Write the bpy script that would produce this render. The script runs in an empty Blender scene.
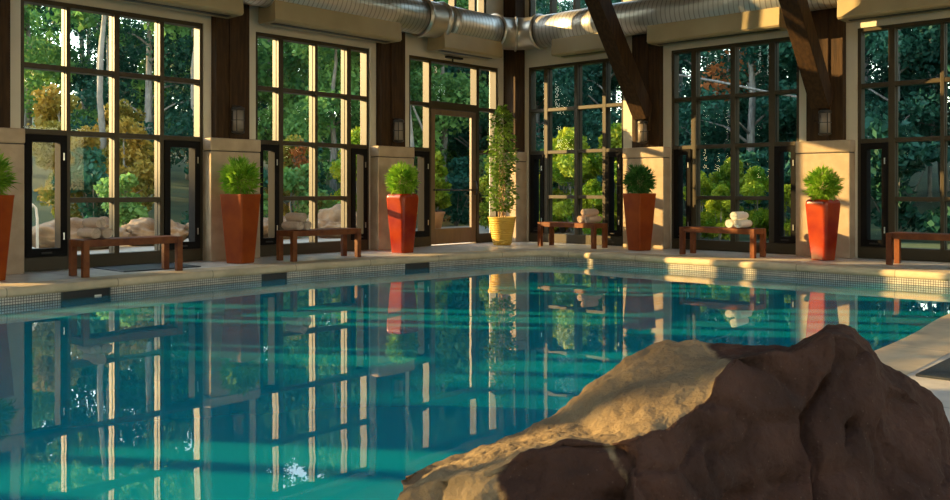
import bpy, bmesh, math, random
import numpy as np
from mathutils import Vector, noise

SC = bpy.context.scene
COL = SC.collection
PI = math.pi
YL, XR = 11.45, 13.55          # interior faces of the two window walls
WATER = -0.175

# ------------------------------------------------------------------ materials
def hexlin(r, g, b):
    f = lambda c: (c/12.92 if c <= 0.04045 else ((c+0.055)/1.055)**2.4)
    return (f(r/255), f(g/255), f(b/255), 1)

def new_mat(name):
    m = bpy.data.materials.new(name); m.use_nodes = True
    nt = m.node_tree
    return m, nt, nt.nodes['Principled BSDF'], nt.nodes['Material Output']

def N(nt, kind, **kw):
    n = nt.nodes.new(kind)
    for k, v in kw.items():
        if k in n.inputs: n.inputs[k].default_value = v
        else: setattr(n, k, v)
    return n

def simple(name, c1, c2=None, scale=4.0, rough=0.6, metal=0.0, bump=0.0, bscale=None, stretch=None, detail=4.0, spec=0.5):
    m, nt, P, O = new_mat(name)
    P.inputs['Roughness'].default_value = rough
    P.inputs['Metallic'].default_value = metal
    P.inputs['Specular IOR Level'].default_value = spec
    P.inputs['Base Color'].default_value = c1
    if c2 is not None or bump:
        tc = N(nt, 'ShaderNodeTexCoord'); mp = N(nt, 'ShaderNodeMapping')
        if stretch: mp.inputs['Scale'].default_value = stretch
        nt.links.new(tc.outputs['Object'], mp.inputs['Vector'])
    if c2 is not None:
        no = N(nt, 'ShaderNodeTexNoise', Scale=scale, Detail=detail)
        nt.links.new(mp.outputs[0], no.inputs['Vector'])
        cr = N(nt, 'ShaderNodeValToRGB')
        cr.color_ramp.elements[0].color = c1; cr.color_ramp.elements[0].position = 0.35
        cr.color_ramp.elements[1].color = c2; cr.color_ramp.elements[1].position = 0.68
        nt.links.new(no.outputs['Fac'], cr.inputs['Fac']); nt.links.new(cr.outputs['Color'], P.inputs['Base Color'])
    if bump:
        nb = N(nt, 'ShaderNodeTexNoise', Scale=bscale or scale*3, Detail=6.0)
        nt.links.new(mp.outputs[0], nb.inputs['Vector'])
        b = N(nt, 'ShaderNodeBump', Strength=bump, Distance=0.02)
        nt.links.new(nb.outputs['Fac'], b.inputs['Height']); nt.links.new(b.outputs['Normal'], P.inputs['Normal'])
    return m

def glass_mat(name, tint=(0.93, 0.97, 0.95, 1)):
    m, nt, P, O = new_mat(name); nt.nodes.remove(P)
    tr = N(nt, 'ShaderNodeBsdfTransparent', Color=tint)
    gl = N(nt, 'ShaderNodeBsdfGlossy', Roughness=0.0, Color=(1, 1, 1, 1))
    fr = N(nt, 'ShaderNodeFresnel', IOR=1.22)
    mx = N(nt, 'ShaderNodeMixShader')
    nt.links.new(fr.outputs[0], mx.inputs[0]); nt.links.new(tr.outputs[0], mx.inputs[1]); nt.links.new(gl.outputs[0], mx.inputs[2])
    nt.links.new(mx.outputs[0], O.inputs['Surface'])
    return m

def water_mat():
    m, nt, P, O = new_mat('pool_water'); nt.nodes.remove(P)
    tc = N(nt, 'ShaderNodeTexCoord'); mp = N(nt, 'ShaderNodeMapping')
    mp.inputs['Scale'].default_value = (0.7, 1.6, 1.0)
    mp.inputs['Rotation'].default_value = (0, 0, math.radians(-45))
    nt.links.new(tc.outputs['Object'], mp.inputs['Vector'])
    no = N(nt, 'ShaderNodeTexNoise', Scale=1.1, Detail=2.0)
    nt.links.new(mp.outputs[0], no.inputs['Vector'])
    b = N(nt, 'ShaderNodeBump', Strength=0.035, Distance=0.05)
    nt.links.new(no.outputs['Fac'], b.inputs['Height'])
    tr = N(nt, 'ShaderNodeBsdfTransparent', Color=(0.22, 0.88, 0.98, 1))
    df = N(nt, 'ShaderNodeBsdfDiffuse', Color=(0.004, 0.42, 0.60, 1))
    gl = N(nt, 'ShaderNodeBsdfGlossy', Roughness=0.0, Color=(1, 1, 1, 1))
    fr = N(nt, 'ShaderNodeFresnel', IOR=1.36)
    nt.links.new(b.outputs['Normal'], gl.inputs['Normal']); nt.links.new(b.outputs['Normal'], fr.inputs['Normal'])
    m0 = N(nt, 'ShaderNodeMixShader'); m0.inputs[0].default_value = 0.60
    nt.links.new(tr.outputs[0], m0.inputs[1]); nt.links.new(df.outputs[0], m0.inputs[2])
    mx = N(nt, 'ShaderNodeMixShader')
    nt.links.new(fr.outputs[0], mx.inputs[0]); nt.links.new(m0.outputs[0], mx.inputs[1]); nt.links.new(gl.outputs[0], mx.inputs[2])
    nt.links.new(mx.outputs[0], O.inputs['Surface'])
    return m

def leaf_mat(name, dark, light, trans=0.3, nscale=0.6, rough=0.55):
    m, nt, P, O = new_mat(name)
    P.inputs['Roughness'].default_value = rough
    P.inputs['Specular IOR Level'].default_value = 0.25
    tc = N(nt, 'ShaderNodeTexCoord'); oi = N(nt, 'ShaderNodeObjectInfo')
    no = N(nt, 'ShaderNodeTexNoise', Scale=nscale, Detail=3.0)
    ad = N(nt, 'ShaderNodeVectorMath', operation='ADD')
    nt.links.new(tc.outputs['Object'], ad.inputs[0]); nt.links.new(oi.outputs['Location'], ad.inputs[1])
    nt.links.new(ad.outputs[0], no.inputs['Vector'])
    cr = N(nt, 'ShaderNodeValToRGB')
    cr.color_ramp.elements[0].color = dark; cr.color_ramp.elements[0].position = 0.36
    cr.color_ramp.elements[1].color = light; cr.color_ramp.elements[1].position = 0.64
    nt.links.new(no.outputs['Fac'], cr.inputs['Fac'])
    hs = N(nt, 'ShaderNodeHueSaturation')
    mr = N(nt, 'ShaderNodeMapRange'); mr.inputs['To Min'].default_value = 0.75; mr.inputs['To Max'].default_value = 1.25
    nt.links.new(oi.outputs['Random'], mr.inputs['Value']); nt.links.new(mr.outputs[0], hs.inputs['Value'])
    nt.links.new(cr.outputs['Color'], hs.inputs['Color'])
    nt.links.new(hs.outputs['Color'], P.inputs['Base Color'])
    tl = N(nt, 'ShaderNodeBsdfTranslucent'); nt.links.new(hs.outputs['Color'], tl.inputs['Color'])
    mx = N(nt, 'ShaderNodeMixShader'); mx.inputs[0].default_value = trans
    nt.links.new(P.outputs[0], mx.inputs[1]); nt.links.new(tl.outputs[0], mx.inputs[2]); nt.links.new(mx.outputs[0], O.inputs['Surface'])
    return m

def brick_uv(name, c1, c2, mortar, w, h, msize, rough=0.5, uv=True, offset=0.0, stains=None, rot=0.0, bump=0.15):
    m, nt, P, O = new_mat(name)
    P.inputs['Roughness'].default_value = rough
    tc = N(nt, 'ShaderNodeTexCoord'); mp = N(nt, 'ShaderNodeMapping')
    mp.inputs['Rotation'].default_value = (0, 0, rot)
    nt.links.new(tc.outputs['UV' if uv else 'Object'], mp.inputs['Vector'])
    br = N(nt, 'ShaderNodeTexBrick', offset=offset, squash=1.0)
    br.inputs['Scale'].default_value = 1.0
    br.inputs['Color1'].default_value = c1; br.inputs['Color2'].default_value = c2; br.inputs['Mortar'].default_value = mortar
    br.inputs['Brick Width'].default_value = w; br.inputs['Row Height'].default_value = h
    br.inputs['Mortar Size'].default_value = msize; br.inputs['Mortar Smooth'].default_value = 0.1
    nt.links.new(mp.outputs[0], br.inputs['Vector'])
    no = N(nt, 'ShaderNodeTexNoise', Scale=5.0, Detail=6.0); nt.links.new(tc.outputs['Object'], no.inputs['Vector'])
    mr = N(nt, 'ShaderNodeMapRange'); mr.inputs['From Min'].default_value = 0.3; mr.inputs['From Max'].default_value = 0.7
    mr.inputs['To Min'].default_value = 0.8; mr.inputs['To Max'].default_value = 1.12
    nt.links.new(no.outputs['Fac'], mr.inputs['Value'])
    hs = N(nt, 'ShaderNodeHueSaturation'); nt.links.new(mr.outputs[0], hs.inputs['Value'])
    nt.links.new(br.outputs['Color'], hs.inputs['Color']); nt.links.new(hs.outputs['Color'], P.inputs['Base Color'])
    if bump:
        b = N(nt, 'ShaderNodeBump', Strength=bump, Distance=0.004, invert=True)
        nt.links.new(br.outputs['Fac'], b.inputs['Height']); nt.links.new(b.outputs['Normal'], P.inputs['Normal'])
    return m

def duct_mat():
    m, nt, P, O = new_mat('spiral_galvanised_duct')
    P.inputs['Metallic'].default_value = 0.8; P.inputs['Roughness'].default_value = 0.36
    P.inputs['Base Color'].default_value = (0.62, 0.56, 0.47, 1)
    tc = N(nt, 'ShaderNodeTexCoord'); mp = N(nt, 'ShaderNodeMapping')
    nt.links.new(tc.outputs['UV'], mp.inputs['Vector'])
    wv = N(nt, 'ShaderNodeTexWave', wave_type='BANDS', bands_direction='X', Scale=3.7, Distortion=0.0)
    nt.links.new(mp.outputs[0], wv.inputs['Vector'])
    cr = N(nt, 'ShaderNodeValToRGB')
    cr.color_ramp.elements[0].position = 0.86; cr.color_ramp.elements[0].color = (0, 0, 0, 1)
    cr.color_ramp.elements[1].position = 0.97; cr.color_ramp.elements[1].color = (1, 1, 1, 1)
    nt.links.new(wv.outputs['Fac'], cr.inputs['Fac'])
    mix = N(nt, 'ShaderNodeMix', data_type='RGBA')
    mix.inputs[6].default_value = (0.70, 0.66, 0.60, 1); mix.inputs[7].default_value = (0.40, 0.35, 0.29, 1)
    nt.links.new(cr.outputs['Color'], mix.inputs[0]); nt.links.new(mix.outputs[2], P.inputs['Base Color'])
    b = N(nt, 'ShaderNodeBump', Strength=0.15, Distance=0.01)
    nt.links.new(cr.outputs['Color'], b.inputs['Height']); nt.links.new(b.outputs['Normal'], P.inputs['Normal'])
    return m

def rock_mat():
    m, nt, P, O = new_mat('shade_painted_sandstone')
    P.inputs['Roughness'].default_value = 0.85; P.inputs['Specular IOR Level'].default_value = 0.2
    tc = N(nt, 'ShaderNodeTexCoord')
    at = N(nt, 'ShaderNodeAttribute', attribute_name='painted_shade')
    n1 = N(nt, 'ShaderNodeTexNoise', Scale=4.0, Detail=8.0); nt.links.new(tc.outputs['Object'], n1.inputs['Vector'])
    def ramp(a, b):
        cr = N(nt, 'ShaderNodeValToRGB'); cr.color_ramp.elements[0].color = a; cr.color_ramp.elements[1].color = b
        cr.color_ramp.elements[0].position = 0.3; cr.color_ramp.elements[1].position = 0.72
        nt.links.new(n1.outputs['Fac'], cr.inputs['Fac']); return cr
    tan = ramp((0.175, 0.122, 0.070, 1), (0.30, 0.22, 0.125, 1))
    red = ramp((0.028, 0.014, 0.010, 1), (0.072, 0.034, 0.023, 1))  # shade of the front face put into the stone colour
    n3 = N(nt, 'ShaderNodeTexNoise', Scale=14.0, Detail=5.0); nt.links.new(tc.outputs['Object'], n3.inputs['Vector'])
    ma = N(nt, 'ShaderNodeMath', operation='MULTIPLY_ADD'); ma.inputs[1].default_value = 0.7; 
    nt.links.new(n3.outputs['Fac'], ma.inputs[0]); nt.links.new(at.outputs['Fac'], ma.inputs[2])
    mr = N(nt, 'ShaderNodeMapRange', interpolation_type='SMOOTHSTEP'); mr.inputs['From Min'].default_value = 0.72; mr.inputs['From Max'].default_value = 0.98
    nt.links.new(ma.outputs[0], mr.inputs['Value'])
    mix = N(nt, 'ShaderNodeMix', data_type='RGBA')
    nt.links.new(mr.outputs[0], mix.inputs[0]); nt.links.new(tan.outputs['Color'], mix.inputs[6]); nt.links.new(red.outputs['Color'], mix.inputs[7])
    # small pale lichen flecks
    vo = N(nt, 'ShaderNodeTexVoronoi', Scale=38.0); nt.links.new(tc.outputs['Object'], vo.inputs['Vector'])
    fr = N(nt, 'ShaderNodeValToRGB'); fr.color_ramp.elements[0].position = 0.06; fr.color_ramp.elements[0].color = (0.10, 0.10, 0.10, 1)
    fr.color_ramp.elements[1].position = 0.13; fr.color_ramp.elements[1].color = (0, 0, 0, 1)
    nt.links.new(vo.outputs['Distance'], fr.inputs['Fac'])
    mx2 = N(nt, 'ShaderNodeMix', data_type='RGBA'); mx2.inputs[7].default_value = (0.45, 0.36, 0.26, 1)
    nt.links.new(fr.outputs['Color'], mx2.inputs[0]); nt.links.new(mix.outputs[2], mx2.inputs[6])
    nt.links.new(mx2.outputs[2], P.inputs['Base Color'])
    n2 = N(nt, 'ShaderNodeTexNoise', Scale=22.0, Detail=8.0); nt.links.new(tc.outputs['Object'], n2.inputs['Vector'])
    b = N(nt, 'ShaderNodeBump', Strength=0.8, Distance=0.03)
    nt.links.new(n2.outputs['Fac'], b.inputs['Height']); nt.links.new(b.outputs['Normal'], P.inputs['Normal'])
    return m

M = {}
M['wall'] = simple('greige_plaster', (0.62, 0.56, 0.45, 1), (0.68, 0.61, 0.49, 1), 2.0, 0.8)
M['stone'] = simple('cast_stone', (0.37, 0.27, 0.18, 1), (0.47, 0.35, 0.24, 1), 5.0, 0.75, bump=0.12, bscale=60)
M['timber'] = simple('dark_timber', (0.030, 0.015, 0.007, 1), (0.064, 0.032, 0.012, 1), 6.0, 0.7, spec=0.2, bump=0.2, bscale=18, stretch=(4, 4, 0.5))
M['frame'] = simple('bronze_frame', (0.048, 0.034, 0.016, 1), None, rough=0.5, metal=0.0, spec=0.32)
M['sash'] = simple('black_sash', (0.011, 0.010, 0.010, 1), None, rough=0.75, spec=0.08)
M['doorwood'] = simple('brown_door', (0.13, 0.078, 0.042, 1), (0.17, 0.10, 0.054, 1), 5.0, 0.45, stretch=(4, 4, 0.6))
M['glass'] = glass_mat('window_glass')
M['deck'] = brick_uv('deck_tiles', (0.68, 0.62, 0.55, 1), (0.73, 0.67, 0.59, 1), (0.36, 0.31, 0.26, 1), 0.9, 0.9, 0.006, 0.32, uv=False)
M['coping'] = brick_uv('tan_coping', (0.60, 0.47, 0.30, 1), (0.66, 0.52, 0.34, 1), (0.34, 0.26, 0.17, 1), 1.25, 5.0, 0.006, 0.6)
M['mosaic'] = brick_uv('pool_mosaic', (0.50, 0.46, 0.40, 1), (0.62, 0.57, 0.49, 1), (0.08, 0.07, 0.06, 1), 0.028, 0.028, 0.0036, 0.3, bump=0.0)
M['basin'] = simple('turquoise_plaster', (0.02, 0.44, 0.56, 1), (0.03, 0.52, 0.64, 1), 1.5, 0.8)
M['water'] = water_mat()
M['shelf'] = simple('pale_step', (0.30, 0.42, 0.34, 1), (0.40, 0.50, 0.40, 1), 4.0, 0.8)
M['dark_tile'] = simple('dark_tile', (0.015, 0.025, 0.03, 1), None, rough=0.3)
M['black'] = simple('black_recess', (0.012, 0.013, 0.014, 1), None, rough=0.5)
M['white_plastic'] = simple('white_plastic', (0.75, 0.74, 0.70, 1), None, rough=0.35)
M['duct'] = duct_mat()
M['ring'] = simple('galvanised_ring', (0.60, 0.54, 0.45, 1), None, rough=0.36, metal=0.8)
M['diffuser'] = simple('painted_diffuser', (0.36, 0.27, 0.14, 1), (0.42, 0.32, 0.17, 1), 2.0, 0.5)
M['teak'] = simple('oiled_teak', (0.12, 0.030, 0.009, 1), (0.21, 0.064, 0.016, 1), 8.0, 0.55, spec=0.25, bump=0.1, bscale=30, stretch=(1, 1, 1))
M['glaze'] = simple('orange_glaze', (0.23, 0.034, 0.003, 1), (0.33, 0.062, 0.004, 1), 3.5, 0.45, spec=0.25)
M['glaze_red'] = simple('red_glaze', (0.20, 0.011, 0.003, 1), (0.34, 0.045, 0.005, 1), 2.6, 0.2, spec=0.4)
M['yellow'] = simple('yellow_glaze', (0.56, 0.33, 0.05, 1), (0.64, 0.40, 0.07, 1), 4.0, 0.5, spec=0.3)
M['soil'] = simple('soil', (0.035, 0.022, 0.014, 1), (0.07, 0.045, 0.03, 1), 30.0, 0.95)
M['towel_white'] = simple('white_terry', (0.80, 0.76, 0.66, 1), (0.86, 0.82, 0.73, 1), 40.0, 0.95, bump=0.3, bscale=120)
M['towel_pink'] = simple('sand_terry', (0.62, 0.44, 0.33, 1), (0.68, 0.50, 0.38, 1), 40.0, 0.95, bump=0.3, bscale=120)
M['mat'] = simple('dark_rubber', (0.014, 0.018, 0.024, 1), (0.022, 0.027, 0.034, 1), 40.0, 0.45, bump=0.2, bscale=90)
M['iron'] = simple('dark_iron', (0.030, 0.025, 0.022, 1), None, rough=0.45, metal=0.4)
M['lampglass'] = simple('frosted_glass', (0.26, 0.21, 0.17, 1), None, rough=0.25)
M['steel'] = simple('steel', (0.6, 0.6, 0.58, 1), None, rough=0.3, metal=0.9)
M['white_paint'] = simple('white_paint', (0.70, 0.70, 0.68, 1), None, rough=0.4)
M['blade'] = leaf_mat('bamboo_leaf', (0.12, 0.32, 0.02, 1), (0.40, 0.62, 0.06, 1), 0.45, 6.0)
M['blade_dark'] = leaf_mat('dark_bamboo_leaf', (0.035, 0.16, 0.035, 1), (0.10, 0.29, 0.05, 1), 0.3, 6.0)
M['ficus'] = leaf_mat('ficus_leaf', (0.05, 0.13, 0.018, 1), (0.20, 0.30, 0.04, 1), 0.3, 3.0)
M['stem'] = simple('braided_stem', (0.42, 0.27, 0.15, 1), (0.55, 0.36, 0.2, 1), 12.0, 0.8)
M['bark'] = simple('grey_bark', (0.13, 0.115, 0.10, 1), (0.28, 0.26, 0.235, 1), 5.0, 0.9, bump=0.4, stretch=(3, 3, 0.6))
M['pale_bark'] = simple('pale_bark', (0.20, 0.19, 0.17, 1), (0.32, 0.30, 0.26, 1), 5.0, 0.85)
M['leaf_green'] = leaf_mat('tree_leaf', (0.055, 0.17, 0.055, 1), (0.19, 0.36, 0.10, 1), 0.42)
M['leaf_deep'] = leaf_mat('deep_leaf', (0.012, 0.075, 0.052, 1), (0.034, 0.135, 0.085, 1), 0.3)
M['leaf_autumn'] = leaf_mat('autumn_leaf', (0.12, 0.16, 0.03, 1), (0.34, 0.23, 0.04, 1), 0.35)
M['leaf_red'] = leaf_mat('russet_leaf', (0.22, 0.07, 0.02, 1), (0.45, 0.16, 0.05, 1), 0.3)
M['leaf_yellow'] = leaf_mat('sunny_leaf', (0.10, 0.22, 0.012, 1), (0.40, 0.44, 0.03, 1), 0.35, 1.4)
M['forest_floor'] = simple('forest_floor', (0.020, 0.050, 0.018, 1), (0.055, 0.085, 0.028, 1), 0.8, 0.95)
M['patio'] = simple('pale_patio', (0.30, 0.28, 0.25, 1), (0.38, 0.355, 0.31, 1), 1.5, 0.8)
M['boulder'] = simple('tan_boulder', (0.13, 0.080, 0.045, 1), (0.30, 0.21, 0.13, 1), 2.5, 0.9, bump=0.9, bscale=9)
M['terracotta'] = simple('terracotta', (0.55, 0.22, 0.09, 1), (0.62, 0.28, 0.12, 1), 5.0, 0.8)
M['ceiling'] = simple('ceiling_boards', (0.36, 0.22, 0.10, 1), (0.48, 0.30, 0.15, 1), 4.0, 0.6, stretch=(0.3, 6, 1))
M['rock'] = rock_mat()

# ------------------------------------------------------------------ mesh helpers
class MB:
    def __init__(s): s.v = []; s.f = []
    def add(s, v, f):
        n = len(s.v); s.v += [tuple(p) for p in v]; s.f += [tuple(i+n for i in q) for q in f]; return s
    def box(s, x0, x1, y0, y1, z0, z1):
        x0, x1 = min(x0, x1), max(x0, x1); y0, y1 = min(y0, y1), max(y0, y1)
        v = [(x, y, z) for z in (z0, z1) for y in (y0, y1) for x in (x0, x1)]
        return s.add(v, [(0, 2, 3, 1), (4, 5, 7, 6), (0, 1, 5, 4), (2, 6, 7, 3), (0, 4, 6, 2), (1, 3, 7, 5)])
    def obox(s, a, b, w, h, up=Vector((0, 0, 1))):        # bar from a to b; w across, h along 'up'
        a, b = Vector(a), Vector(b); d = (b-a).normalized()
        sx = d.cross(up).normalized()*w/2; uy = sx.cross(d).normalized()*h/2
        v = [p+i*sx+j*uy for p in (a, b) for i, j in ((-1, -1), (1, -1), (1, 1), (-1, 1))]
        return s.add(v, [(0, 1, 2, 3), (7, 6, 5, 4), (0, 4, 5, 1), (1, 5, 6, 2), (2, 6, 7, 3), (3, 7, 4, 0)])
    def tube(s, pts, rad, seg=12, cap=True):
        pts = [Vector(p) for p in pts]; n = len(pts)
        if not hasattr(rad, '__len__'): rad = [rad]*n
        v = []; ref = Vector((0, 0, 1))
        t0 = (pts[1]-pts[0]).normalized()
        if abs(t0.dot(ref)) > 0.95: ref = Vector((1, 0, 0))
        for i, p in enumerate(pts):
            t = (pts[min(i+1, n-1)]-pts[max(i-1, 0)]).normalized()
            a = (ref-t*ref.dot(t)).normalized(); b = t.cross(a); ref = a
            for k in range(seg):
                q = 2*PI*k/seg; v.append(p+(a*math.cos(q)+b*math.sin(q))*rad[i])
        f = []
        for i in range(n-1):
            for k in range(seg):
                k2 = (k+1) % seg; f.append((i*seg+k, i*seg+k2, (i+1)*seg+k2, (i+1)*seg+k))
        if cap:
            f.append(tuple(range(seg-1, -1, -1))); f.append(tuple((n-1)*seg+k for k in range(seg)))
        return s.add(v, f)
    def lathe(s, prof, cx=0, cy=0, seg=32):               # prof: (r, z)
        v = []; f = []
        for r, z in prof:
            for k in range(seg): v.append((cx+r*math.cos(2*PI*k/seg), cy+r*math.sin(2*PI*k/seg), z))
        for i in range(len(prof)-1):
            for k in range(seg):
                k2 = (k+1) % seg; f.append((i*seg+k, i*seg+k2, (i+1)*seg+k2, (i+1)*seg+k))
        f.append(tuple(range(seg-1, -1, -1))); f.append(tuple((len(prof)-1)*seg+k for k in range(seg)))
        return s.add(v, f)
    def build(s, name, mat, parent=None, smooth=False, bevel=0.0, loc=None):
        me = bpy.data.meshes.new(name); me.from_pydata(s.v, [], s.f); me.update()
        me.materials.append(mat)
        if smooth:
            me.polygons.foreach_set('use_smooth', [True]*len(me.polygons))
        o = bpy.data.objects.new(name, me); COL.objects.link(o)
        if loc: o.location = loc
        if parent is not None: o.parent = parent
        if bevel:
            b = o.modifiers.new('bevel', 'BEVEL'); b.width = bevel; b.segments = 2; b.limit_method = 'ANGLE'; b.angle_limit = 0.7
        if smooth == 'auto':
            a = o.modifiers.new('wn', 'WEIGHTED_NORMAL')
        return o

def tag(o, label, cat, group=None, kind=None):
    o['label'] = label; o['category'] = cat
    if group: o['group'] = group
    if kind: o['kind'] = kind
    return o
def thing(name, label, cat, loc=(0, 0, 0), rz=0.0, group=None):
    o = bpy.data.objects.new(name, None); COL.objects.link(o); o.location = loc; o.rotation_euler = (0, 0, rz)
    o.empty_display_size = 0.2
    return tag(o, label, cat, group)
def struct(o, label=None, cat=None):
    o['kind'] = 'structure'
    if label: o['label'] = label; o['category'] = cat
    return o
def dup(root, loc=None, rz=None, label=None, group=None, scale=None, mats=None):
    r = root.copy(); COL.objects.link(r)
    if loc is not None: r.location = loc
    if rz is not None: r.rotation_euler = (0, 0, rz)
    if scale is not None: r.scale = scale if hasattr(scale, '__len__') else (scale,)*3
    if label: r['label'] = label
    if group: r['group'] = group
    for ch in list(root.children):
        c = ch.copy(); COL.objects.link(c); c.parent = r
        for g in list(ch.children):
            d = g.copy(); COL.objects.link(d); d.parent = c
    return r

def set_uv(o, uvs):                                        # per-vertex uv
    me = o.data; L = me.uv_layers.new(name='UVMap')
    for lp in me.loops: L.data[lp.index].uv = uvs[lp.vertex_index]

# ------------------------------------------------------------------ walls & windows
def wb(mb, w, s0, s1, d0, d1, z0, z1):                     # box in wall coordinates: s along, d outward
    if w == 'L': mb.box(s0, s1, YL+d0, YL+d1, z0, z1)
    else: mb.box(XR+d0, XR+d1, s0, s1, z0, z1)
    return mb

HL, HR = 3.36, 3.38
ROWS = (0.87, 1.72, 2.53)
BAY = 3.17
LW = [(4.28, 6.75, [(4.865, .05), (5.495, .07), (6.13, .06)]),
      (7.61, 9.83, [(8.075, .09), (8.745, .055), (9.405, .085)]),
      (10.73, 13.10, None)]
for k in range(1, 7):
    c = 5.515-BAY*k
    LW.append((c-1.19, c+1.19, [(c-.62, .06), (c, .07), (c+.62, .06)]))
RW = [(8.86, 11.04, [(9.285, .075), (9.915, .075), (10.625, .085)]),
      (5.67, 7.90, [(6.12, .10), (6.78, .08), (7.485, .09)]),
      (2.56, 4.80, [(3.03, .08), (3.655, .05), (4.325, .09)]),
      (-0.6, 1.6, [(-.12, .08), (.5, .06), (1.12, .09)])]

def plane_in(mb, w, s0, s1, d, z0, z1):
    if w == 'L': mb.add([(s0, YL+d, z0), (s1, YL+d, z0), (s1, YL+d, z1), (s0, YL+d, z1)], [(0, 1, 2, 3)])
    else: mb.add([(XR+d, s0, z0), (XR+d, s1, z0), (XR+d, s1, z1), (XR+d, s0, z1)], [(3, 2, 1, 0)])
    return mb

WLAB = {}
def make_window(n, w, s0, s1, muls, head, sashes=('a', 'b'), label=None, cut=None):
    root = bpy.data.objects.new('window_%d' % n, None); COL.objects.link(root); struct(root, label, 'window')
    D0, D1, G = 0.0, 0.16, 0.125
    f = MB(); e = 0.05
    wb(f, w, s0, s0+e, D0, D1, 0, head); wb(f, w, s1-e, s1, D0, D1, 0, head)
    wb(f, w, s0+e, s1-e, D0, D1, head-.055, head)
    wb(f, w, s0+e, s1-e, D0, D1, 0, 0.17)
    for c, t in muls: wb(f, w, c-t/2, c+t/2, D0, D1, .17, head-.055)
    edges = [s0+e] + [x for c, t in muls for x in (c-t/2, c+t/2)] + [s1-e]
    cols = [(edges[2*i], edges[2*i+1]) for i in range(len(edges)//2)]
    gl = MB()
    for i, (a, b) in enumerate(cols):
        side = (i == 0 and 'a' in sashes) or (i == len(cols)-1 and 'b' in sashes)
        zs = [.17]+[r for r in ROWS]+[head-.055]
        for r in ROWS:
            if side and r < 1: continue
            wb(f, w, a, b, 0.005, D1, r-.032, r+.032)
        if side:
            sm = MB(); st = 0.085
            z0, z1 = .175, 1.685
            wb(sm, w, a, a+st, -.02, .15, z0, z1); wb(sm, w, b-st, b, -.02, .15, z0, z1)
            wb(sm, w, a+st, b-st, -.02, .10, z0, z0+.10); wb(sm, w, a+st, b-st, -.02, .10, z1-.09, z1)
            so = sm.build('vent_sash', M['sash'], root)
            g = MB(); plane_in(g, w, a+st, b-st, .09, z0+.10, z1-.09); g.build('pane', M['glass'], so)
            h = MB()
            hs = b-st/2 if w == 'L' else a+st/2
            for zz in (.42, 1.42): wb(h, w, hs-.008, hs+.008, -.03, -.02, zz-.045, zz+.045)
            h.build('hinge', M['steel'], so)
            h = MB(); hm = (a+b)/2
            wb(h, w, hm-.06, hm+.06, -.045, -.02, z0+.035, z0+.055); h.build('latch', M['iron'], so)
            plane_in(gl, w, a, b, G, 1.752, ROWS[2]-.032); plane_in(gl, w, a, b, G, ROWS[2]+.032, head-.055)
        else:
            lo = [.17]+[r+.032 for r in ROWS]; hi = [r-.032 for r in ROWS]+[head-.055]
            for q0, q1 in zip(lo, hi): plane_in(gl, w, a, b, G, q0, q1)
    gk = MB()
    for c, t in muls:
        for zz0, zz1 in zip([.17]+[r+.032 for r in ROWS], [r-.032 for r in ROWS]+[head-.055]): wb(gk, w, c-t/2-.003, c+t/2+.003, .058, .070, zz0, zz1)
    gk.build('glazing_gasket', M['sash'], root)
    f.build('window_frame', M['frame'], root, bevel=0.004)
    gl.build('panes', M['glass'], root)
    return root

wl = ['tall window with boulders and a pale handrail outside it', 'tall window with yellow shrub outside, beside the glazed door bay', None] + [None]*6
n = 1
for i, (a, b, m) in enumerate(LW):
    if m is None: continue
    make_window(n, 'L', a, b, m, HL, label=wl[i]); n += 1
rl = ['tall window beside the yellow pot with sunlit shrubs outside', 'tall window with white towels on the bench before it',
      'tall dark window beside the broad sunlit pier', None]
for i, (a, b, m) in enumerate(RW):
    make_window(n, 'R', a, b, m, HR, label=rl[i]); n += 1

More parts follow.
